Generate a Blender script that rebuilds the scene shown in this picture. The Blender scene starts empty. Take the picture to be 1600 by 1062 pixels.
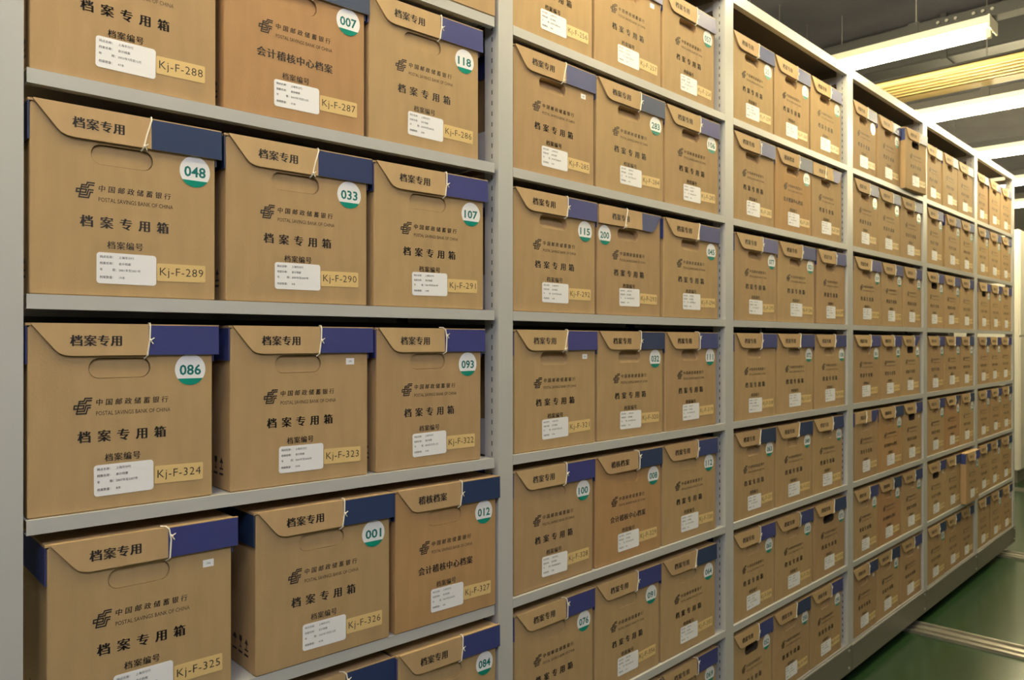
import bpy, bmesh, math, random
from mathutils import Vector, Matrix
random.seed(7)
S = bpy.context.scene
COL = S.collection
ZO = 1.5                      # floor is z = 0; measured heights are relative to the shelf near eye level

# ------------------------------------------------------------------ camera
YAW, PIT = 0.7959, 0.0018
cam_d = bpy.data.cameras.new('camera')
cam_d.sensor_fit = 'HORIZONTAL'; cam_d.sensor_width = 36.0
cam_d.lens = 1204.9 / 1600 * 36.0
cam_d.clip_start = 0.05; cam_d.clip_end = 100
cam_d.dof.use_dof = True; cam_d.dof.focus_distance = 1.35; cam_d.dof.aperture_fstop = 10.0
cam = bpy.data.objects.new('camera', cam_d); COL.objects.link(cam)
cam.location = (-0.2792, -1.2553, ZO - 0.0705)
cam.rotation_euler = (math.pi / 2 + PIT, 0, -YAW)
S.camera = cam

# ------------------------------------------------------------------ world, exposure
S.view_settings.view_transform = 'Standard'
S.view_settings.look = 'None'
S.view_settings.gamma = 1.0
S.view_settings.use_curve_mapping = False
S.view_settings.exposure = 0.30
WORLD = 0.02
W = bpy.data.worlds.new('room_air'); S.world = W; W.use_nodes = True
W.node_tree.nodes['Background'].inputs[0].default_value = (0.62, 0.68, 0.8, 1)
W.node_tree.nodes['Background'].inputs[1].default_value = WORLD
WARM = (1.0, 0.865, 0.52, 1)      # warm tubes along the rack
NEUTRAL = (0.93, 0.955, 1.06, 1)   # whiter tubes of the added fill lamps behind the camera
P_TOP_NEAR, P_TOP_FAR, P_AISLE_NEAR, P_AISLE_MID, P_CABINET_FILL, P_NEAR_FILL = 208.0, 275.0, 5.0, 36.0, 50.0, 172.0

# ------------------------------------------------------------------ helpers
def link(o, parent=None):
    COL.objects.link(o)
    if parent is not None: o.parent = parent
    return o
def obj(name, me, parent=None):
    return link(bpy.data.objects.new(name, me), parent)
def thing(name, label, cat, loc=(0, 0, 0), rz=0, group=None):
    o = bpy.data.objects.new(name, None); o.empty_display_size = 0.05
    o.location = loc; o.rotation_euler = (0, 0, rz)
    COL.objects.link(o); tag(o, label, cat, group); return o
def tag(o, label, cat, group=None):
    o['label'] = label; o['category'] = cat
    if group: o['group'] = group
    return o

class MB:
    """collects polygons with material slots; build() makes one mesh"""
    def __init__(s): s.v = []; s.f = []; s.m = []; s.mats = []
    def slot(s, mat):
        if mat not in s.mats: s.mats.append(mat)
        return s.mats.index(mat)
    def poly(s, vs, faces, mat):
        b = len(s.v); k = s.slot(mat)
        s.v += [tuple(p) for p in vs]
        for f in faces: s.f.append([b + i for i in f]); s.m.append(k)
        return s
    def box(s, x0, x1, y0, y1, z0, z1, mat):
        vs = [(x, y, z) for x in (x0, x1) for y in (y0, y1) for z in (z0, z1)]
        return s.poly(vs, [(0, 1, 3, 2), (4, 6, 7, 5), (0, 4, 5, 1), (2, 3, 7, 6), (0, 2, 6, 4), (1, 5, 7, 3)], mat)
    def quad(s, a, b, c, d, mat): return s.poly([a, b, c, d], [(0, 1, 2, 3)], mat)
    def prism(s, pts, y0, y1, mat, mat_side=None):
        """outline pts (x,z) given counter-clockwise seen from -y, extruded y0 (front) to y1"""
        n = len(pts)
        vs = [(x, y0, z) for x, z in pts] + [(x, y1, z) for x, z in pts]
        s.poly(vs, [tuple(range(n)), tuple(range(2 * n - 1, n - 1, -1))], mat)
        s.poly(vs, [(i, i + n, (i + 1) % n + n, (i + 1) % n) for i in range(n)], mat_side or mat)
        return s
    def extr_y(s, prof, y0, y1, mat):
        """profile (x,z) swept along y, closed"""
        return s.prism(prof, y0, y1, mat)
    def tube(s, pts, r, mat, n=8):
        rings = []
        for i, p in enumerate(pts):
            p = Vector(p); a = Vector(pts[max(0, i - 1)]); b = Vector(pts[min(len(pts) - 1, i + 1)])
            t = (b - a).normalized(); u = t.cross(Vector((0.3, 0.2, 1)) if abs(t.z) < .95 else Vector((1, 0, 0))).normalized(); w = t.cross(u)
            rings.append([p + (u * math.cos(2 * math.pi * k / n) + w * math.sin(2 * math.pi * k / n)) * r for k in range(n)])
        vs = [q for rg in rings for q in rg]; fs = []
        for i in range(len(rings) - 1):
            for k in range(n):
                fs.append((i * n + k, i * n + (k + 1) % n, (i + 1) * n + (k + 1) % n, (i + 1) * n + k))
        fs += [tuple(range(n - 1, -1, -1)), tuple((len(rings) - 1) * n + k for k in range(n))]
        return s.poly(vs, fs, mat)
    def ball(s, c, r, mat):
        bm = bmesh.new(); bmesh.ops.create_icosphere(bm, subdivisions=1, radius=r)
        bm.verts.index_update()
        s.poly([v.co + Vector(c) for v in bm.verts], [[v.index for v in f.verts] for f in bm.faces], mat); bm.free(); return s
    def mesh(s, name, bevel=0.0, smooth=False):
        me = bpy.data.meshes.new(name); me.from_pydata(s.v, [], s.f)
        for m in s.mats: me.materials.append(m)
        me.polygons.foreach_set('material_index', s.m); me.update()
        if bevel:
            bm = bmesh.new(); bm.from_mesh(me)
            bmesh.ops.remove_doubles(bm, verts=bm.verts, dist=1e-6)
            bmesh.ops.bevel(bm, geom=[e for e in bm.edges if len(e.link_faces) == 2 and e.calc_face_angle(0) > .6], offset=bevel, segments=2, affect='EDGES', clamp_overlap=True)
            bm.to_mesh(me); bm.free()
        if smooth:
            for p in me.polygons: p.use_smooth = True
        return me
    def build(s, name, parent=None, bevel=0.0, smooth=False):
        return obj(name, s.mesh(name, bevel, smooth), parent)

def rrect(x0, x1, z0, z1, r, n=5):
    pts = []
    for cx, cz, a0 in ((x1 - r, z0 + r, -90), (x1 - r, z1 - r, 0), (x0 + r, z1 - r, 90), (x0 + r, z0 + r, 180)):
        for k in range(n + 1):
            a = math.radians(a0 + 90 * k / n); pts.append((cx + r * math.cos(a), cz + r * math.sin(a)))
    return pts

# ------------------------------------------------------------------ materials
def mat(name, color, rough=0.6, metal=0.0, spec=0.5, noise=0.0, nscale=20.0, bump=0.0, bscale=300.0, objvar=0.0, stretch=None, coat=0.0):
    m = bpy.data.materials.new(name); m.use_nodes = True
    nt = m.node_tree; b = nt.nodes['Principled BSDF']
    b.inputs['Base Color'].default_value = (*color, 1); b.inputs['Roughness'].default_value = rough
    b.inputs['Metallic'].default_value = metal; b.inputs['Specular IOR Level'].default_value = spec
    b.inputs['Coat Weight'].default_value = coat
    tc = nt.nodes.new('ShaderNodeTexCoord')
    src = None
    if noise or objvar:
        hsv = nt.nodes.new('ShaderNodeHueSaturation'); hsv.inputs['Color'].default_value = (*color, 1)
        val = nt.nodes.new('ShaderNodeMath'); val.operation = 'ADD'; val.inputs[0].default_value = 1.0; val.inputs[1].default_value = 0.0
        if noise:
            mp = nt.nodes.new('ShaderNodeMapping'); nt.links.new(tc.outputs['Object'], mp.inputs[0])
            if stretch: mp.inputs['Scale'].default_value = stretch
            nz = nt.nodes.new('ShaderNodeTexNoise'); nz.inputs['Scale'].default_value = nscale; nz.inputs['Detail'].default_value = 5
            nt.links.new(mp.outputs[0], nz.inputs['Vector'])
            mr = nt.nodes.new('ShaderNodeMapRange'); mr.inputs['From Min'].default_value = .25; mr.inputs['From Max'].default_value = .75
            mr.inputs['To Min'].default_value = 1 - noise; mr.inputs['To Max'].default_value = 1 + noise
            nt.links.new(nz.outputs['Fac'], mr.inputs['Value']); nt.links.new(mr.outputs[0], val.inputs[0])
        if objvar:
            oi = nt.nodes.new('ShaderNodeObjectInfo')
            r2 = nt.nodes.new('ShaderNodeMapRange'); r2.inputs['To Min'].default_value = -objvar; r2.inputs['To Max'].default_value = objvar
            nt.links.new(oi.outputs['Random'], r2.inputs['Value']); nt.links.new(r2.outputs[0], val.inputs[1])
            r3 = nt.nodes.new('ShaderNodeMapRange'); r3.inputs['To Min'].default_value = .5 - objvar * .08; r3.inputs['To Max'].default_value = .5 + objvar * .08
            nt.links.new(oi.outputs['Random'], r3.inputs['Value']); nt.links.new(r3.outputs[0], hsv.inputs['Hue'])
        nt.links.new(val.outputs[0], hsv.inputs['Value']); nt.links.new(hsv.outputs[0], b.inputs['Base Color'])
    if bump:
        nz = nt.nodes.new('ShaderNodeTexNoise'); nz.inputs['Scale'].default_value = bscale; nz.inputs['Detail'].default_value = 3
        nt.links.new(tc.outputs['Object'], nz.inputs['Vector'])
        bp = nt.nodes.new('ShaderNodeBump'); bp.inputs['Strength'].default_value = bump; bp.inputs['Distance'].default_value = 0.001
        nt.links.new(nz.outputs['Fac'], bp.inputs['Height']); nt.links.new(bp.outputs[0], b.inputs['Normal'])
    return m
def emit(name, color, power):
    m = bpy.data.materials.new(name); m.use_nodes = True; b = m.node_tree.nodes['Principled BSDF']
    b.inputs['Base Color'].default_value = color; b.inputs['Emission Color'].default_value = color; b.inputs['Emission Strength'].default_value = power
    return m
KRAFT = mat('kraft_cardboard', (0.405, 0.268, 0.137), .78, spec=.25, noise=.07, nscale=14, bump=.25, bscale=260, objvar=.05, stretch=(3, 1, .6))
KRAFT_RED = mat('reddish_kraft_cardboard', (0.41, 0.240, 0.112), .78, spec=.25, noise=.07, nscale=14, bump=.25, bscale=260, objvar=.05, stretch=(3, 1, .6))
KRAFT_FLAP = mat('flap_kraft_cardboard', (0.475, 0.318, 0.162), .7, spec=.3, noise=.05, nscale=14, bump=.2, bscale=260, objvar=.05, stretch=(3, 1, .6))
FLUTE = mat('cut_cardboard_edge', (0.42, 0.28, 0.15), .9)
HOLE_SHADE = mat('box_inside_shade', (0.05, 0.03, 0.018), .95)  # shade inside the hand hole, put into the colour
INDIGO = mat('indigo_print', (0.034, 0.044, 0.175), .5, spec=.45, noise=.06, nscale=30, objvar=.12)
NAVY = mat('navy_print', (0.017, 0.035, 0.105), .5, spec=.45, noise=.06, nscale=30, objvar=.12)
INK = mat('black_print_ink', (0.018, 0.013, 0.012), .6)
INK_SOFT = mat('thin_print_ink', (0.060, 0.036, 0.020), .7)
PAPER = mat('white_sticker_paper', (0.86, 0.845, 0.865), .45)
GLOSSY = mat('glossy_white_sticker', (0.90, 0.90, 0.90), .2, spec=.5)
TEAL = mat('teal_print', (0.0, 0.235, 0.175), .3)
TEALNUM = mat('teal_number_print', (0.0, 0.155, 0.150), .4)
GREYINK = mat('grey_laser_print', (0.13, 0.13, 0.17), .7)
TAPE = mat('yellow_code_tape', (0.72, 0.51, 0.225), .4, spec=.4)
STRING = mat('cotton_string', (0.78, 0.73, 0.62), .9)
STEEL = mat('light_grey_painted_steel', (0.475, 0.47, 0.46), .36, spec=.5, noise=.02, nscale=4)
STEEL_IN = mat('grey_painted_steel_inside', (0.40, 0.41, 0.44), .45, spec=.5)
GAP_SHADE = mat('gap_shade_dark', (0.02, 0.02, 0.022), .9)  # near-black standing for the shade in post slots and conduit gaps
SHADE_IN = mat('interior_shade_dark', (0.05, 0.048, 0.05), .7)  # dark tone standing for the unlit inside of the rack
PLINTH = mat('plinth_steel', (0.15, 0.138, 0.115), .42, spec=.5, noise=.03, nscale=5)
BOLT = mat('zinc_bolt', (0.62, 0.6, 0.55), .3, metal=.9)
RAIL = mat('steel_rail', (0.42, 0.40, 0.34), .3, metal=.75, noise=.12, nscale=9)
WHITE_LAMP = mat('white_lamp_enamel', (0.80, 0.77, 0.66), .4)
CHANNEL = mat('dark_grey_channel', (0.05, 0.05, 0.054), .6)
REFLECTOR = mat('cream_lamp_reflector', (0.36, 0.33, 0.25), .45)
ROD = mat('hanger_rod_steel', (0.30, 0.29, 0.27), .45, metal=.6)
SLAT = mat('yellow_conduit_paint', (0.74, 0.55, 0.23), .5, noise=.05, nscale=6)
TUBES = [emit('lit_fluorescent_tube_%d' % i, NEUTRAL if i == 5 else WARM, p) for i, p in enumerate((P_TOP_NEAR, P_TOP_FAR, P_AISLE_NEAR, P_AISLE_MID, P_CABINET_FILL, P_NEAR_FILL))]
CEIL = mat('dark_painted_ceiling', (0.32, 0.315, 0.37), .85, noise=.10, nscale=3)
WALL = mat('grey_plaster_wall', (0.20, 0.195, 0.185), .85, noise=.04, nscale=2)
CAB = mat('pale_cabinet_enamel', (0.56, 0.54, 0.48), .4, noise=.02, nscale=3)
FLOOR = mat('green_epoxy_floor', (0.015, 0.043, 0.015), .23, spec=.55, noise=.22, nscale=2.2, bump=.12, bscale=18)

# ------------------------------------------------------------------ the setting
def struct(name, mb):
    o = mb.build(name); o['kind'] = 'structure'; return o
X0, X1, Y0, Y1, ZC = -3.2, 14.5, -3.4, 4.0, 3.85
struct('floor', MB().box(X0, X1, Y0, Y1, -.1, 0, FLOOR))
struct('ceiling', MB().box(X0, X1, Y0, Y1, ZC, ZC + .1, CEIL))
struct('wall_back', MB().box(X0, X1, Y1, Y1 + .1, 0, ZC, WALL))
struct('wall_front', MB().box(X0, X1, Y0 - .1, Y0, 0, ZC, WALL))
struct('wall_left', MB().box(X0 - .1, X0, Y0, Y1, 0, ZC, WALL))
struct('wall_right', MB().box(X1, X1 + .1, Y0, Y1, 0, ZC, WALL))

# ------------------------------------------------------------------ the shelving rack
XL = [0.031, 1.0055, 2.0445, 3.071, 4.0678, 5.0374]
XR = [0.9478, 1.9713, 2.9701, 3.9743, 4.9551, 5.9249]
LEV = [1.0678, .6667, .3352, 0.0, -.3359, -.6694, -1.0069, -1.340]     # [0] top beam, [k] top of the shelf under row k
LEV = [z + ZO for z in LEV]
ROT1 = -math.atan2(.0542, XR[0] - XL[0])                               # the first bay stands very slightly turned
O1 = Vector((XL[0], .0542, 0)); LEN1 = math.hypot(.0542, XR[0] - XL[0])
M1 = Matrix.Translation(O1) @ Matrix.Rotation(ROT1, 4, 'Z')
DEP = 0.40; BACKY = 0.80; ZTOP = ZO + 1.082; ZPT = ZO - 1.345; ZPB = ZO - 1.455
rack = thing('shelving_rack', 'long grey steel mobile shelving rack of six bays filled with kraft boxes', 'shelf', (XL[0], .2, ZPB))
def part(name, mb, M=None, bevel=0.0, parent=rack):
    me = mb.mesh(name, bevel)
    if M is not None: me.transform(M)
    me.transform(Matrix.Translation(-rack.location))
    return obj(name, me, parent)
def post_mb(x0, x1):
    m = MB()
    t = .002
    prof = [(x0, 0), (x1, 0), (x1, .045), (x1 - t, .045), (x1 - t, t), (x0 + t, t), (x0 + t, .045), (x0, .045)]
    for y_s in (0, 1):                                     # front and rear uprights, each a C section
        pts = [(x, y if y_s == 0 else BACKY - y) for x, y in prof]
        n = len(pts); vs = [(x, y, ZPT) for x, y in pts] + [(x, y, ZTOP) for x, y in pts]
        fs = [(i, (i + 1) % n, (i + 1) % n + n, i + n) for i in range(n)]
        fs += [(0, 5, 4, 1), (0, 7, 6, 5), (1, 4, 3, 2)]
        fs += [tuple(i + n for i in f) for f in fs[-3:]]
        if y_s: fs = [f[::-1] for f in fs]
        m.poly(vs, fs, STEEL)
        z = ZPT + .03
        while z < ZTOP - .03:
            yy = .021 if y_s == 0 else BACKY - .021
            for xx, sgn in ((x0 - .0004, -1), (x1 + .0004, 1)):
                m.quad((xx, yy - .0014, z), (xx, yy - .0014, z + .0105), (xx, yy + .0014, z + .0105), (xx, yy + .0014, z), GAP_SHADE)
            z += .0245
    for z in (ZPT + .02, ZTOP - .06, ZO - .1):             # cross braces between the two uprights
        m.box(x0 + .012, x1 - .012, .045, BACKY - .045, z, z + .03, STEEL_IN)
    return m
part('post', post_mb(-.062, -.002), M1)
PW = [.047, .052, .060, .060, .058]
PXS = [(XL[k + 1] - PW[k], XL[k + 1]) for k in range(5)] + [(5.945, 5.995)]
for a, b in PXS: part('post', post_mb(a, b))
BL = [(0.001, LEN1)] + [(XL[k], PXS[k][0]) for k in range(1, 6)]
for k in range(6):
    a, b = BL[k]; M = M1 if k == 0 else None
    a += .001; b -= .001
    if k == 0: b -= .001
    for z in LEV[1:7]:
        m = MB(); T = .0221; t = .0015
        # shelf tray: deck, front lip folded down and back, rear lip
        pr = [(0.0, z), (DEP - .004, z), (DEP - .004, z - T), (DEP - .02, z - T), (DEP - .02, z - T + t), (DEP - .006, z - T + t), (DEP - .006, z - t),
              (.002, z - t), (.002, z - T + t), (.016, z - T + t), (.016, z - T), (0.0, z - T)]
        n = len(pr); vs = [(a, y, q) for y, q in pr] + [(b, y, q) for y, q in pr]
        m.poly(vs, [(i, i + n, (i + 1) % n + n, (i + 1) % n) for i in range(n)], STEEL)
        for e in (0, n): m.poly([vs[i + e] for i in range(n)], [(0, 1, 6, 7), (0, 7, 8, 11), (8, 9, 10, 11), (1, 2, 5, 6), (2, 3, 4, 5)], STEEL)
        part('shelf', m, M)
    m = MB()                                               # deck of the lowest row, on the carriage
    m.box(a, b, .004, DEP, LEV[7] - .008, LEV[7], STEEL); part('shelf', m, M)
    m = MB(); m.box(a, b, 0, .02, ZO + 1.046, ZO + 1.082, STEEL); part('top_beam', m, M)
    m = MB(); m.box(a, b, BACKY - .02, BACKY, ZO + 1.046, ZO + 1.082, STEEL); part('top_beam', m, M)
    m = MB(); m.box(a - .03, b + .03, .021, BACKY - .021, ZO + 1.0815, ZO + 1.0855, SHADE_IN); part('top_cover', m, M)  # coloured dark for the shade on its underside
    m = MB(); m.box(a - .028, b + .028, DEP + .001, DEP + .003, LEV[7] + .001, LEV[1] - .03, SHADE_IN); part('shade_sheet', m, M)  # added dark sheet in place of the shaded depth behind the boxes
    # side brackets above each shelf, at the right end of the bay
    for z in LEV[1:8]:
        m = MB(); xx = b + .0155 if k == 0 else b + .008
        m.box(xx, xx + .0015, .050, DEP - .05, z + .001, z + .085, STEEL_IN); part('side_bracket', m, M)
    # base plinth
    e0 = a - .03; e1 = b + (.03 if k < 5 else .045)
    if k == 0: e0, e1 = -.06, LEN1 + .008
    m = MB(); m.box(e0 + .0005, e1 - .0005, -.006, .03, ZPB, ZPT - .003, PLINTH); m.box(e0 + .0005, e1 - .0005, -.006, -.002, ZPT - .003, ZPT + .002, STEEL)
    pl = part('base_plinth', m, M, bevel=.001)
    for bx, bz in ((e1 - .035, ZPT - .016), (e1 - .035, ZPB + .022)):
        mm = MB(); pts = [(bx + .006 * math.cos(i * math.pi / 5), bz + .006 * math.sin(i * math.pi / 5)) for i in range(10)]
        mm.prism(pts, -.010, -.006, BOLT); part('bolt', mm, M, parent=pl)
# carriage with wheels that run on the floor rails
m = MB(); m.box(0.0, 5.97, .06, BACKY - .06, ZPB + .03, ZPT - .012, PLINTH)
cr = part('carriage', m)
for rx in (1.98, 3.88, 5.73):
    for wy in (.12, .68):
        pts = [(wy + .033 * math.cos(i * math.pi / 10), .012 + .0005 + .033 + .033 * math.sin(i * math.pi / 10)) for i in range(20)]
        mm = MB(); n = 20; vs = [(rx - .012, y, z) for y, z in pts] + [(rx + .012, y, z) for y, z in pts]
        mm.poly(vs, [tuple(range(n)), tuple(range(2 * n - 1, n - 1, -1))] + [(i, i + n, (i + 1) % n + n, (i + 1) % n) for i in range(n)], RAIL)
        part('wheel', mm, parent=cr)

# ------------------------------------------------------------------ floor rails
def rail(x, y0, y1, label):
    r = thing('floor_rail', label, 'rail', (x, (y0 + y1) / 2, 0), 0, 'steel floor rails crossing the aisle')
    h = (y1 - y0) / 2
    m = MB(); m.box(-.085, .085, -h, h, 0, .004, RAIL); m.build('base_plate', r)
    for dx, w, hh in ((-.070, .010, .014), (0, .014, .012), (.070, .010, .014)):
        MB().box(dx - w, dx + w, -h, h, .004, hh, RAIL).build('rail_bar', r, bevel=.002)
    return r
rail(3.88, -2.9, 3.2, 'grey steel floor rail nearest the camera, running out from under the rack')
rail(5.73, -2.9, 3.2, 'grey steel floor rail crossing the aisle at the far end of the rack')
rail(8.42, -2.9, 3.2, 'farthest grey steel floor rail, in front of the pale cabinet')
rail(1.98, -2.9, 3.2, 'grey steel floor rail under the second rack bay, nearly hidden by the rack')

# ------------------------------------------------------------------ pale cabinet beyond the rack
c = thing('steel_cabinet', 'pale grey steel cabinet standing beyond the far end of the box rack', 'cabinet', (10.2, .52, 0))
MB().box(-1.35, 1.6, .012, .6, .13, 2.56, CAB).build('body', c)
MB().box(-1.34, 1.59, .03, .58, 0.0, .129, PLINTH).build('plinth', c)
for x0 in (-1.345, -.36, .625):
    for z0, z1 in ((.14, 1.475), (1.49, 2.55)):
        d = MB().box(x0 + .002, x0 + .968, 0, .011, z0, z1, CAB).build('door', c, bevel=.003)
        MB().tube([(x0 + .9, -.012, 1.39 if z0 < 1 else 1.54), (x0 + .9, -.012, 1.45 if z0 < 1 else 1.60)], .006, BOLT).build('handle', d)

# ------------------------------------------------------------------ ceiling lamps
LAMPZ = ZO + 1.49
def lamp_parts():
    P = {}
    L = .60
    m = MB(); m.box(-.078, .078, -L, L, -.004, .03, WHITE_LAMP); P['housing'] = m.mesh('housing', .003)
    m = MB()                                               # folded reflector wings
    pr = [(-.082, -.001), (-.03, .0005), (.03, .0005), (.082, -.001), (.082, .003), (.03, .003), (-.03, .003), (-.082, .003)]
    n = 8; vs = [(x, -L, z - .008) for x, z in pr] + [(x, L, z - .008) for x, z in pr]
    m.poly(vs, [(i, i + n, (i + 1) % n + n, (i + 1) % n) for i in range(n)] + [(0, 1, 6, 7), (1, 2, 5, 6), (2, 3, 4, 5), (8, 15, 14, 9), (9, 14, 13, 10), (10, 13, 12, 11)], REFLECTOR)
    P['reflector'] = m.mesh('reflector')
    for i, tm in enumerate(TUBES):
        m = MB(); m.tube([(0, -L + .03, -.042), (0, L - .03, -.042)], .0145, tm, 12); P['tube%d' % i] = m.mesh('tube')
    for s in (-1, 1):
        m = MB(); m.box(-.014, .014, s * (L - .018) - .012, s * (L - .018) + .012, -.060, -.006, WHITE_LAMP); P['lamp_holder%d' % s] = m.mesh('lamp_holder', .002)
    for s in (-1, 1): m = MB(); m.box(-.080, .080, s * L - .004, s * L + .004, -.030, .032, WHITE_LAMP); P['end_cap%d' % s] = m.mesh('end_cap')
    return P
LP = lamp_parts()
def lamp(x, y, label, kind):
    r = thing('ceiling_lamp', label, 'lamp', (x, y, LAMPZ), 0, 'fluorescent lamps hanging in rows')
    for k, me in LP.items():
        if not k.startswith('tube'): obj(me.name.split('.')[0], me, r)
    obj('tube', LP['tube%d' % kind], r)
    return r
ORD = ['first', 'second', 'third', 'fourth', 'fifth', 'sixth', 'seventh', 'eighth', 'ninth']
LX = [1.2 + 1.45 * k for k in range(-1, 7)]
vis = {3: 'nearest lit fluorescent lamp in view, its end showing above the third rack bay', 4: 'second lit fluorescent lamp in view, just below the yellow conduits',
       5: 'third lit fluorescent lamp in view, above the fifth rack bay', 6: 'fourth lit fluorescent lamp in view, right of the rack end', 7: 'farthest lit fluorescent lamp, lowest beside the rack end'}
for k, x in enumerate(LX):
    lamp(x - (.02 if k == 4 else 0), .31 if k == 3 else .22 if k == 6 else .80 if k == 7 else -.13, vis[k] if k >= 3 else 'lit fluorescent lamp over the %s rack bay, out of the picture' % ('near end of the first', 'second', 'third')[k], 0 if k < 3 else 1)
    lamp(x, -1.06 if k == 3 else -1.50, 'lit fluorescent lamp over the aisle, %s from the near end' % ORD[k], 2 if k < 3 else 3)
lamp(9.25, -.80, 'added fill lamp in front of the pale cabinet, out of the picture', 4)  # unseen lamp added to brighten the cabinet and its floor reflection
for k, x in enumerate((-1.25, -.45)):  # unseen lamps added to fill the first bay with whiter light
    lamp(x, -2.0, 'added white fill lamp behind the camera, %s from the left' % ORD[k], 5)
# dark mounting channels with screw knobs and hanger rods
def channel(x, label, knobs):
    r = thing('mounting_channel', label, 'ceiling channel', (x, -.5, LAMPZ + .031), 0, 'dark channels carrying the lamps')
    m = MB(); pr = [(-.045, 0), (.045, 0), (.045, .055), (.040, .055), (.040, .004), (-.040, .004), (-.040, .055), (-.045, .055)]
    n = 8; vs = [(a, -1.9, z) for a, z in pr] + [(a, 1.9, z) for a, z in pr]
    m.poly(vs, [(i, i + n, (i + 1) % n + n, (i + 1) % n) for i in range(n)] + [(0, 1, 4, 5), (0, 5, 6, 7), (1, 2, 3, 4), (8, 13, 12, 9), (8, 15, 14, 13), (9, 12, 11, 10)], CHANNEL)
    m.build('channel', r)
    for yy in (-1.3, .56, 1.5):
        rb = MB().box(-.05, .05, yy - .03, yy + .03, .002, .07, CHANNEL).build('bracket', r, bevel=.006)
        MB().tube([(0, yy, .07), (0, yy, ZC - LAMPZ - .033)], .004, ROD).build('hanger_rod', rb)
    for yy in knobs:
        MB().tube([(-.046, yy, .03), (-.062, yy, .03)], .008, BOLT).build('screw', r)
    return r
channel(4.10, 'dark channel with six shiny screw heads above the nearest lamp', [.36, .40, .44, .28, .24, .20])
channel(5.53, 'dark channel carrying the second lamp, in front of the yellow conduits', [])
channel(7.00, 'dark channel carrying the third lamp over the far rack bays', [])
channel(8.45, 'dark channel carrying the fourth lamp beyond the rack end', [])
# yellow conduit bundle
r = thing('conduit_bundle', 'bundle of parallel yellow conduits hanging under the dark ceiling', 'pipes', (5.30, .5, ZO + 1.612))
for i in range(5):
    MB().tube([(-.245 + .066 * i, -2.6, 0), (-.245 + .066 * i, 2.6, 0)], .019, SLAT, 12).build('conduit', r, smooth=True)
MB().box(.065, .20, -2.6, 2.6, -.012, .018, SLAT).build('cable_duct', r, bevel=.004)
MB().box(-.275, .05, -2.6, 2.6, .0195, .030, GAP_SHADE).build('tray', r)  # near-black sheet, paints the gaps between conduits as shade
for yy in (-.9, .75):
    h = MB().box(-.285, .21, yy - .02, yy + .02, .031, .048, CHANNEL).build('cross_hanger', r)
    for xx in (-.27, .20): MB().tube([(xx, yy, .04), (xx, yy, ZC - ZO - 1.612 - .001)], .004, ROD).build('hanger_rod', h)
# two dark ducts above
r = thing('air_duct', 'wide dark air duct under the ceiling above the lamps', 'duct', (6.2, .4, ZO + 2.12))
MB().box(-.35, .35, -3, 3, -.15, .15, CHANNEL).build('duct_body', r, bevel=.01)
for yy in (-1.2, 0, 1.2): MB().box(-.37, .37, yy - .02, yy + .02, -.165, .165, CHANNEL).build('flange', r)

# ------------------------------------------------------------------ lettering
_gc = {}
def raw(txt, off=0.0, sp=1.0):
    """outline faces of a string, in the font's own units"""
    key = (txt, off, sp)
    if key in _gc: return _gc[key]
    cu = bpy.data.curves.new('lettering', 'FONT'); cu.body = txt; cu.resolution_u = 2; cu.offset = off; cu.space_character = sp
    o = bpy.data.objects.new('lettering', cu); COL.objects.link(o)
    dg = bpy.context.evaluated_depsgraph_get(); dg.update()
    me = o.evaluated_get(dg).to_mesh()
    vs = [(v.co.x, v.co.y) for v in me.vertices]; fs = [tuple(p.vertices) for p in me.polygons]
    o.evaluated_get(dg).to_mesh_clear()
    bpy.data.objects.remove(o); bpy.data.curves.remove(cu)
    _gc[key] = (vs, fs); return _gc[key]
REF = None
def cjk(mb, txt, x, z, h, pitch, y, ink, bold=0.0, slant=0.0):
    """each character in its own cell: h = character height, (x, z) = lower left of the first"""
    global REF
    if REF is None:
        vs, _ = raw('国'); REF = (min(p[1] for p in vs), max(p[1] for p in vs), min(p[0] for p in vs), max(p[0] for p in vs))
    s = h / (REF[1] - REF[0])
    for i, ch in enumerate(txt):
        if ch == ' ': continue
        vs, fs = raw(ch)
        for dx in ((-bold, 0, bold) if bold else (0,)):
            mb.poly([(x + i * pitch + (vx - REF[2] + dx + slant * (vy - REF[0])) * s, y, z + (vy - REF[0]) * s) for vx, vy in vs], fs, ink)
def latin(mb, txt, x0, x1, z0, z1, y, ink, off=0.0, sp=1.0):
    vs, fs = raw(txt, off, sp)
    a0, a1 = min(p[0] for p in vs), max(p[0] for p in vs); b0, b1 = min(p[1] for p in vs), max(p[1] for p in vs)
    mb.poly([(x0 + (vx - a0) / (a1 - a0) * (x1 - x0), y, z0 + (vy - b0) / (b1 - b0) * (z1 - z0)) for vx, vy in vs], fs, ink)
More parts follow.
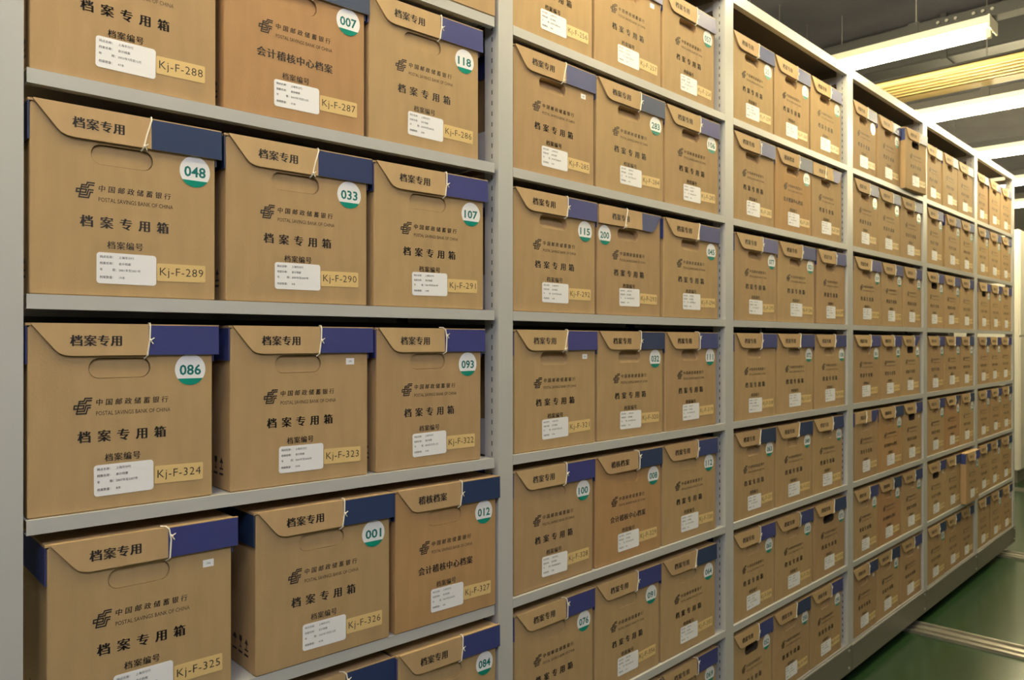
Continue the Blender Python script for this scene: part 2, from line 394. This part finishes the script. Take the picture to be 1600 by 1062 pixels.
def emblem(mb, x0, x1, z0, z1, y, ink):
    """interlaced horizontal bars stepping to the right"""
    sx = (x1 - x0) / 78.0; sz = (z1 - z0) / 68.0; t = 5.8
    def line(pts, t=t):
        for (ax, az), (bx, bz) in zip(pts, pts[1:]):
            d = Vector((bx - ax, bz - az)); l = d.length; d /= l; nrm = Vector((-d.y, d.x)) * t / 2; e = d * t / 2.2
            q = [Vector((ax, az)) - e - nrm, Vector((bx, bz)) + e - nrm, Vector((bx, bz)) + e + nrm, Vector((ax, az)) - e + nrm]
            mb.poly([(x0 + p.x * sx, y, z0 + p.y * sz) for p in q], [(0, 1, 2, 3)], ink)
    line([(76, 65.5), (48, 65.5), (43, 54), (24, 54), (12, 2.5), (52, 2.5)])      # outer bracket
    line([(74, 56), (54, 56), (50, 45), (24, 45)])
    line([(71, 36), (52, 36), (45, 13), (17, 13)])
    line([(69, 26), (59, 26), (52, 2.5)])
    line([(22, 36), (3, 36), (1, 23), (40, 23), (43, 36), (22, 36)])

# ------------------------------------------------------------------ archive boxes
W0, H0, D0 = .285, .293, .345
YF = .0052                                                  # front of the carton, behind the front of the shelf lip
def body_mesh(kraft, title, deep, name='carton'):
    bm = bmesh.new(); bv = .0022
    x0, x1, y0, y1, z0, z1 = 0.0, W0, 0.0, D0, 0.0, H0 - .004
    mb = MB()
    slot = rrect(.085, .180, .207, .239, .0155, 6)
    # front panel with the hand hole cut out
    outer = [(x0 + bv, z0 + bv), (x1 - bv, z0 + bv), (x1 - bv, z1 - bv), (x0 + bv, z1 - bv)]
    vo = [bm.verts.new((p[0], y0, p[1])) for p in outer]; vi = [bm.verts.new((p[0], y0, p[1])) for p in slot]
    ed = [bm.edges.new((vo[i], vo[(i + 1) % 4])) for i in range(4)] + [bm.edges.new((vi[i], vi[(i + 1) % len(vi)])) for i in range(len(vi))]
    bmesh.ops.triangle_fill(bm, edges=ed, use_beauty=True)
    bm.verts.index_update()
    fs = []
    for f in bm.faces:
        f.normal_update(); ids = [v.index for v in f.verts]
        fs.append(ids if f.normal.y < 0 else ids[::-1])
    mb.poly([v.co.copy() for v in bm.verts], fs, kraft); bm.free()
    n = len(slot)
    # pushed-in tab: deeper at the top than at the bottom
    zt, zb = .239, .207
    dt, db = {0: (.0050, .0022), 1: (.020, .0035), 2: (.06, .06)}[deep]
    if deep == 0:                                          # thin dark gap left by the die around the tab
        mb.poly([(x, .016, z) for x, z in slot], [tuple(range(n))], HOLE_SHADE)
        tabp = rrect(.0862, .1788, .2078, .2378, .0147, 6)
        mb.poly([(x, db + (dt - db) * (z - zb) / (zt - zb), z) for x, z in tabp], [tuple(range(n))], kraft)
    back = [(x, .016 if deep == 0 else db + (dt - db) * (z - zb) / (zt - zb), z) for x, z in slot]
    mb.poly([(x, 0, z) for x, z in slot] + back, [(i, (i + 1) % n, (i + 1) % n + n, i + n) for i in range(n)], FLUTE if deep == 1 else HOLE_SHADE if deep == 2 else kraft)
    if deep: mb.poly(back, [tuple(range(n))], kraft if deep < 2 else HOLE_SHADE)
    # other sides with softened edges
    c = [(x0 + bv, y0), (x0 + bv * .3, y0 + bv * .3), (x0, y0 + bv), (x0, y1), (x1, y1), (x1, y0 + bv), (x1 - bv * .3, y0 + bv * .3), (x1 - bv, y0)]
    m = len(c); zs = [z0 + bv, z1 - bv]
    vs = [(x, y, zs[0]) for x, y in c] + [(x, y, zs[1]) for x, y in c]
    mb.poly(vs, [(i, i + m, i + 1 + m, i + 1) for i in range(m - 1)], kraft)
    top = [(x0 + bv, y0), (x1 - bv, y0), (x1, y0 + bv), (x1, y1), (x0, y1), (x0, y0 + bv)]
    mb.poly([(min(max(x, bv), x1 - bv), min(max(y, bv), y1), z0) for x, y in top[:4] + top[4:]], [(5, 4, 3, 2, 1, 0)], kraft)
    mb.quad((x0 + bv, y0 , z0 + bv), (x0 + bv, bv, z0), (x1 - bv, bv, z0), (x1 - bv, y0, z0 + bv), kraft)
    mb.quad((x0, bv, z0 + bv), (x0, y1, z0 + bv), (x0 + bv, y1, z0), (x0 + bv, bv, z0), kraft)
    mb.quad((x1, y1, z0 + bv), (x1, bv, z0 + bv), (x1 - bv, bv, z0), (x1 - bv, y1, z0), kraft)
    mb.quad((x0 + bv, y0, z1 - bv), (x1 - bv, y0, z1 - bv), (x1 - bv, bv, z1), (x0 + bv, bv, z1), kraft)
    mb.poly([(x0, bv, z1 - bv), (x1, bv, z1 - bv), (x1, y1, z1 - bv), (x0, y1, z1 - bv)], [(0, 1, 2, 3)], kraft)
    # printing
    y = -.0003
    emblem(mb, .0635, .0905, .152, .1775, y, INK)
    cjk(mb, '中国邮政储蓄银行', .096, .1645, .0098, .01462, y, INK, .014, .10)
    latin(mb, 'POSTAL SAVINGS BANK OF CHINA', .0962, .2125, .1490, .1556, y, INK_SOFT)
    if title == 0: cjk(mb, '档案专用箱', .071, .1075, .0172, .0292, y, INK, .045)
    else: cjk(mb, '会计稽核中心档案', .061, .1085, .0158, .0194, y, INK, .036)
    cjk(mb, '档案编号', .110, .0758, .0116, .0142, y, INK, .018)
    # shipping marks low on the left side
    xs = -.0003
    for i, ch in enumerate('伞杯上轻'):
        vs, fsq = raw('国' if i % 2 else '田')
        yy = .030 + .026 * i; zz = .036
        if i == 0: shp = [(0, 0), (.016, 0), (.016, .003), (.0095, .003), (.0095, .012), (.016, .012), (.008, .022), (0, .012), (.0065, .012), (.0065, .003), (0, .003)]
        elif i == 1: shp = [(.004, 0), (.012, 0), (.012, .002), (.009, .003), (.009, .010), (.014, .014), (.014, .022), (.002, .022), (.002, .014), (.007, .010), (.007, .003), (.004, .002)]
        elif i == 2: shp = [(.007, 0), (.009, 0), (.009, .011), (.017, .011), (.012, .019), (.008, .021), (.004, .019), (-.001, .011), (.007, .011)]
        else: shp = [(0, 0), (.016, 0), (.016, .004), (.012, .004), (.012, .02), (.004, .02), (.004, .004), (0, .004)]
        mb.poly([(xs, yy + .016 - a, zz + b) for a, b in shp], [tuple(range(len(shp)))], INK)
        mb.quad((xs, yy, zz - .010), (xs, yy + .018, zz - .010), (xs, yy + .018, zz - .006), (xs, yy, zz - .006), INK)
    return mb.mesh(name)
def lid_mesh(blue, side_blue=True):
    m = MB(); t = .0035; e = .003; zl = H0 - .062
    m.box(-e, W0 + e, -.0005, D0 + .002, H0 - .004, H0, KRAFT_FLAP)
    for x0, x1 in ((-e, 0 - .0004), (W0 + .0004, W0 + e)):
        m.box(x0, x1, .0006, D0, zl, H0 - .004, blue)
        m.box(x0, x1, .0002, .0006, zl, H0 - .004, blue)
    return m.mesh('lid', .0006)
def flap_mesh(blue, txt, kind):
    """the tongue folded down over the front; hinge at z = 0, y = 0"""
    m = MB(); t = .0036; h = .0495; R = W0 + (.010 if kind == 'wide' else .004); xb = .176
    if kind == 'mirror':                                    # square on the left, cut away on the right
        xb = .192
        m.prism([(.002, -h), (xb, -h), (xb, -.0012), (.002, -.0012)], -t, 0, KRAFT_FLAP, FLUTE)
        m.prism([(xb, -h), (.232, -h - .002), (.246, -h + .002), (.256, -h + .010), (W0 - .001, -.0012), (xb, -.0012)], -t, 0, blue, FLUTE)
        tx = .058
    elif kind == 'tab':                                     # cut away on both sides
        m.prism([(.004, -.0012), (.038, -.038), (.046, -.0455), (.058, -h), (xb, -h), (xb, -.0012)], -t, 0, KRAFT_FLAP, FLUTE)
        m.prism([(xb, -h), (.215, -h), (.228, -.0455), (.236, -.038), (W0 - .004, -.0012), (xb, -.0012)], -t, 0, blue, FLUTE)
        tx = .059
    else:
        m.prism([(.004, -.0012), (.036, -.0395), (.042, -.0450), (.050, -.0482), (.060, -h), (xb, -h), (xb, -.0012)], -t, 0, KRAFT_FLAP, FLUTE)
        m.prism([(xb, -h), (R, -h), (R, -.0012), (xb, -.0012)], -t, 0, blue, FLUTE)
        tx = .059
    m.box(.004, R if kind != 'mirror' and kind != 'tab' else W0 - .001, -t, 0, -.0012, .0006, KRAFT_FLAP)
    cjk(m, txt, tx, -.0345, .0162, .0198, -t - .0003, INK, .045)
    return m.mesh('front_flap')
def string_mesh(v):
    m = MB(); y = -.0053; xb = .178
    if v == 0: pts = [(xb, .004, .002), (xb, -.003, .0018), (xb, y, -.003), (xb - .001, y - .0005, -.026), (xb - .005, y, -.051), (xb - .008, .001, -.056)]; kn = (xb, y - .001, -.026)
    elif v == 1: pts = [(xb - .002, .004, .002), (xb - .002, -.003, .0018), (xb - .002, y, -.003), (xb - .009, y - .0005, -.026), (xb - .015, y - .0005, -.0505), (xb - .017, .001, -.055)]; kn = (xb - .014, y - .001, -.048)
    else: pts = [(xb - .012, .004, .002), (xb - .006, -.003, .0018), (xb - .001, y, -.003), (xb + .002, y - .0005, -.020), (xb, y - .0005, -.0505), (xb - .004, .001, -.055)]; kn = (xb + .003, y - .001, -.015)
    m.tube(pts, .0013, STRING, 6); m.ball(kn, .0028, STRING)
    m.tube([kn, (kn[0] + .006, kn[1] - .001, kn[2] + .004)], .0009, STRING, 5); m.tube([kn, (kn[0] + .004, kn[1] - .001, kn[2] - .006)], .0009, STRING, 5)
    return m.mesh('string')
def card_mesh(v):
    m = MB(); m.prism(rrect(0, .092, 0, .0490, .005, 4), -.0003, 0, PAPER)
    yr = ['2007年至2007年', '2004年至2006年', '2003年7月至12月', '2005年至2006年', '2001年至2001年'][v]; ct = ['8本', '29本', '47本', '30本', '19本'][v]
    y = -.0005
    for i, (a, b) in enumerate((('网点名称：', '上海市分行'), ('档案名称：', '会计档案'), ('年   限：', yr), ('档案数量：', ct))):
        z = .0400 - .0100 * i - (.002 if i == 3 else 0)
        cjk(m, a, .005, z, .0041, .00470, y, GREYINK, .012)
        x = .0335
        for ch in b:
            cjk(m, ch, x, z, .0041, .0046, y, GREYINK, .012); x += .0025 if ch.isdigit() else .0047
    return m.mesh('info_card')
def code_mesh(code):
    m = MB(); m.prism(rrect(0, .0815, 0, .0290, .002, 2), -.0003, 0, TAPE)
    latin(m, code, .0045, .0775, .0050, .0222, -.0005, INK, -.006, 1.08)
    return m.mesh('code_label')
_sm = {}
def sticker_mesh(num, glossy):
    k = (num, glossy)
    if k in _sm: return _sm[k]
    m = MB(); r = .0262
    pts = [(r * math.cos(a), r * math.sin(a)) for a in [2 * math.pi * i / 40 for i in range(40)]]
    a0 = math.asin(-.015 / r)
    m.prism(pts, -.0003, 0, GLOSSY if glossy else PAPER)
    seg = [(r * math.cos(a), r * math.sin(a)) for a in [math.pi - a0 + (math.pi + 2 * a0) * i / 16 for i in range(17)]]
    m.poly([(x, -.0005, z) for x, z in seg], [tuple(range(len(seg)))], TEAL)
    latin(m, num, -.0185, .0185, -.0095, .0085, -.0005, TEALNUM, .022)
    _sm[k] = m.mesh('number_sticker'); return _sm[k]
def tag_mesh():
    m = MB(); m.prism([(0, 0), (.0185, 0), (.0185, .0125), (0, .0125)], -.0003, 0, PAPER)
    latin(m, '194', .006, .0125, .004, .0082, -.0005, TEALNUM); return m.mesh('paper_tag')

BODY = {(k, t, d): body_mesh((KRAFT, KRAFT_RED)[k], t, d) for k in (0, 1) for t in (0, 1) for d in (0, 1, 2) if k == t}
BLUES = {'i': INDIGO, 'n': NAVY}
LID = {b: lid_mesh(m) for b, m in BLUES.items()}
FLAP = {(b, t, k): flap_mesh(m, ('档案专用', '稽核档案')[t], k) for b, m in BLUES.items() for t in (0, 1) for k in ('plain', 'wide', 'mirror', 'tab')}
STR = [string_mesh(v) for v in range(3)]
CARD = [card_mesh(v) for v in range(5)]
TAG = tag_mesh()

# front edges (left, width) of the cartons, measured along the shelf; bay 1 along its own turned front
BOXES = {
 (1,1): [None, None, (0.6161, 0.3019)],
 (1,2): [(0.0069, 0.2771), (0.2984, 0.2808), (0.5907, 0.2837)],
 (1,3): [(0.0069, 0.2760), (0.3018, 0.2837), (0.6026, 0.2859)],
 (1,4): [(0.0045, 0.2740), (0.3097, 0.2773), (0.6086, 0.2733)],
 (1,5): [(0.0284, 0.2810), (0.3527, 0.2811), (0.6482, 0.2708)],
 (1,6): [None, (0.3682, 0.2720), (0.6540, 0.2650)],
 (2,1): [(1.0100, 0.2996), (1.3211, 0.3090), (1.6416, 0.2925)],
 (2,2): [(1.0143, 0.3016), (1.3273, 0.3120), (1.6540, 0.3042)],
 (2,3): [(1.0143, 0.3070), (1.3328, 0.2955), (1.6449, 0.3093)],
 (2,4): [(1.0186, 0.3035), (1.3336, 0.3066), (1.6517, 0.2917)],
 (2,5): [(1.0164, 0.2959), (1.3238, 0.3029), (1.6382, 0.3039)],
 (2,6): [(1.0186, 0.2927), (1.3227, 0.2976), (1.6329, 0.3032)],
 (2,7): [(1.0186, 0.2900), (1.3200, 0.2983), (1.6316, 0.3120)],
 (3,1): [(2.0490, 0.2951), (2.3556, 0.2965), (2.6636, 0.2945)],
 (3,2): [(2.0518, 0.2988), (2.3621, 0.3017), (2.6754, 0.2908)],
 (3,3): [(2.0690, 0.3045), (2.3850, 0.3120), (2.7189, 0.2806)],
 (3,4): [(2.0656, 0.2952), (2.3722, 0.3120), (2.6973, 0.3022)],
 (3,5): [(2.0604, 0.2968), (2.3687, 0.3028), (2.6830, 0.2885)],
 (3,6): [(2.0523, 0.2989), (2.3626, 0.3120), (2.6890, 0.3105)],
 (3,7): [(2.0490, 0.2800), (2.3405, 0.3040), (2.6560, 0.3034)],
 (4,1): [(3.0755, 0.2850), (3.3843, 0.2850), (3.6884, 0.2720)],
 (4,2): [(3.0924, 0.2845), (3.3884, 0.2885), (3.6884, 0.3053)],
 (4,3): [(3.0981, 0.3120), (3.4291, 0.2844), (3.7250, 0.2713)],
 (4,4): [(3.0924, 0.3007), (3.4046, 0.2814), (3.6975, 0.2738)],
 (4,5): [(3.1053, 0.2748), (3.3916, 0.3114), (3.7158, 0.2805)],
 (4,6): [(3.0924, 0.2799), (3.3843, 0.3013), (3.6975, 0.2988)],
 (4,7): [(3.0755, 0.2853), (3.3723, 0.2935), (3.6838, 0.3120)],
 (5,1): [(4.0775, 0.2720), (4.3677, 0.2680), (4.6472, 0.3081)],
 (5,2): [(4.0880, 0.2720), (4.4089, 0.2795), (4.6999, 0.2680)],
 (5,3): [(4.0800, 0.2940), (4.3855, 0.3029), (4.6999, 0.2680)],
 (5,4): [(4.0927, 0.2929), (4.3971, 0.2913), (4.6999, 0.2680)],
 (5,5): [(4.0975, 0.2929), (4.4025, 0.2859), (4.6999, 0.2680)],
 (5,6): [(4.0929, 0.3120), (4.4164, 0.2720), (4.6999, 0.2680)],
 (5,7): [(4.0796, 0.3120), (4.4168, 0.2716), (4.6999, 0.2680)],
 (6,1): [(5.0419, 0.2720), (5.3540, 0.2805), (5.6500, 0.2835)],
 (6,2): [(5.0553, 0.2720), (5.3398, 0.2948), (5.6500, 0.2720)],
 (6,3): [(5.0961, 0.2722), (5.3842, 0.2698), (5.6655, 0.2680)],
 (6,4): [(5.0698, 0.2720), (5.3533, 0.2680), (5.6328, 0.2931)],
 (6,5): [(5.0698, 0.2842), (5.3683, 0.2702), (5.6500, 0.2835)],
 (6,6): [(5.0807, 0.2680), (5.3602, 0.2680), (5.6397, 0.2938)],
 (6,7): [(5.0669, 0.2760), (5.3790, 0.2750), (5.6655, 0.2680)],
}
# number on the round sticker ('T' = small paper tag, None = nothing)
NUM = {
 (1,1): [None, None, '010'], (1,2): ['066','007','118'], (1,3): ['048','033','107'], (1,4): ['086','T','093'], (1,5): ['T','001','012'], (1,6): [None,'029','084'],
 (2,1): [None,'T','057'], (2,2): ['T','283','106'], (2,3): ['115','200','045'], (2,4): ['T','032','111'], (2,5): ['100','008','112'], (2,6): ['076','091','064'], (2,7): ['095','039','069'],
 (3,1): ['251','113','104'], (3,2): [None,'070',None], (3,3): ['077','021',None], (3,4): [None,'072','108'], (3,5): ['063','049','101'], (3,6): ['060','103','075'], (3,7): ['052','056','090'],
 (4,1): ['130','122',None], (4,2): ['035','041','046'], (4,3): ['019','027','055'], (4,4): ['061','082','097'], (4,5): [None,'016','T'], (4,6): ['023','037','059'], (4,7): ['T','065','T'],
 (5,1): [None,None,None], (5,2): ['031','043','050'], (5,3): ['067','074',None], (5,4): ['083','087','089'], (5,5): ['013','092','094'], (5,6): ['T',None,'098'], (5,7): ['017',None,None],
 (6,1): [None,None,None], (6,2): ['018','022','026'], (6,3): ['034','036',None], (6,4): ['038','040',None], (6,5): ['042','044','047'], (6,6): [None,'051','053'], (6,7): [None,'054','058']}
RED = {(1,2,1), (1,5,2), (2,5,1), (3,2,1), (4,5,1), (5,5,1), (4,6,1)}
KIND = {(2,3,1): 'mirror', (3,2,2): 'mirror', (4,5,0): 'mirror', (4,4,2): 'tab', (4,1,2): 'plain', (5,5,1): 'tab'}
DEEP = {(4,1,2): 2, (4,5,2): 2, (5,3,0): 2, (6,3,0): 2, (3,6,2): 2, (3,7,0): 2, (4,4,2): 2, (5,6,0): 2}
SHIFT = {(1,5,0): (-.006, .1), (1,5,1): (-.006, -.1), (1,5,2): (-.0065, 0), (1,6,2): (-.0065, 0), (1,1,2): (-.0065, 0), (4,1,2): (-.020, -3), (5,6,2): (-.028, 0), (5,1,0): (.004, 0)}
ROWW = ['top row', 'second row', 'third row', 'fourth row', 'fifth row', 'sixth row', 'lowest row']
BAYW = ['first bay', 'second bay', 'third bay', 'fourth bay', 'fifth bay', 'sixth bay']
POSW = ['left', 'middle', 'right']
def code_of(b, r, i):
    k = 3 * (b - 1) + i
    return 'Kj-F-%d' % {1: 253 + k, 2: 288 - k, 3: 289 + k, 4: 324 - k, 5: 325 + k, 6: 360 - k, 7: 361 + k}[r]
def archive_box(b, r, i, x, w):
    num = NUM[(b, r)][i]; key = (b, r, i); code = code_of(*key)
    place = '%s of %s, %s' % (POSW[i], ROWW[r - 1], BAYW[b - 1])
    seen = b <= 2 and not (b == 1 and r in (1, 6)) and not (r == 7)
    if seen:
        if num == 'T': lab = 'kraft archive box %s with small white paper tag, %s' % (code, place)
        elif num and key != (2, 2, 1): lab = 'kraft archive box %s with round %s sticker, %s' % (code, num, place)
        else: lab = 'kraft archive box %s with blue flap band, %s' % (code, place)
    else:
        lab = 'kraft archive box with blue flap band, %s' % place
        if key == (4, 1, 2): lab = 'kraft archive box pulled askew, dark hand hole, ' + place
        elif key in KIND and KIND[key] == 'mirror': lab = 'kraft archive box with square-cut flap, ' + place
    rnd = random.Random(b * 100 + r * 10 + i)
    dy, rz = SHIFT.get(key, (rnd.uniform(0, .003), rnd.uniform(-.2, .2)))
    root = thing('archive_box', lab, 'box', (0, 0, 0), 0, 'kraft archive boxes in the %s of the rack' % BAYW[b - 1])
    base = Matrix.Translation((x, YF + dy, LEV[r] + .0002)) @ Matrix.Rotation(math.radians(rz), 4, 'Z')
    M = (M1 @ base) if b == 1 else base
    root.location = M.to_translation(); root.rotation_euler = M.to_euler()
    root.scale = (w / W0, 1, 1)
    red = key in RED
    deep = DEEP.get(key, 0 if b == 1 or (b == 2 and r > 4) else 1)
    blue = 'n' if red or key in {(1,5,1), (1,2,1), (1,3,1), (2,2,1), (2,4,1), (2,6,2), (1,6,1), (1,3,0)} or (r >= 5 and b >= 3 and rnd.random() < .7) else 'i'
    obj('carton', BODY[(int(red), int(red), deep)], root)
    lid = obj('lid', LID[blue], root)
    kind = KIND.get(key, 'wide' if b == 1 else 'plain')
    fl = obj('front_flap', FLAP[(blue, int(red and key != (1, 2, 1)), kind)], lid)
    fl.location = (0, -.0006, H0 - .0006); fl.rotation_euler = (-math.radians(rnd.uniform(.3, 1.6) + (1.5 if b > 2 and rnd.random() < .4 else 0)), 0, 0)
    sv = {(1,3,0): 1, (1,4,0): 0, (1,5,0): 2}.get(key, rnd.choice((0, 0, 1, 2)))
    s = obj('string', STR[sv], lid); s.location = (-.052 if kind == 'mirror' else 0, -.0006, H0); s.rotation_euler = fl.rotation_euler
    cx = .0925 + rnd.uniform(-.002, .002); cz = .0235 + rnd.uniform(-.003, .003)
    cd = obj('info_card', CARD[{(1,4,0): 0, (1,4,1): 1, (1,3,0): 4, (1,2,0): 2}.get(key, rnd.randrange(5))], root); cd.location = (cx, -.0002, cz); cd.rotation_euler = (0, math.radians(rnd.uniform(-1, 1)), 0)
    cl = obj('code_label', code_mesh(code), root); cl.location = (cx + .0935, -.0002, cz + .0085 + rnd.uniform(-.001, .002)); cl.rotation_euler = (0, math.radians(rnd.uniform(-1.2, 1.2)), 0)
    if num == 'T':
        t = obj('paper_tag', TAG, root); t.location = (.235, -.0002, .220 if r != 5 else .214)
    elif num:
        glossy = (r <= 2 and b >= 2)
        t = obj('number_sticker', sticker_mesh(num, glossy), root)
        t.location = ((.030 if key == (2, 3, 1) else .247 + rnd.uniform(-.003, .003)), -.0002, .214 + rnd.uniform(-.004, .004))
        t.scale = (1, 1, 1)
    return root
for (b, r), row in BOXES.items():
    for i, e in enumerate(row):
        if e: archive_box(b, r, i, *e)
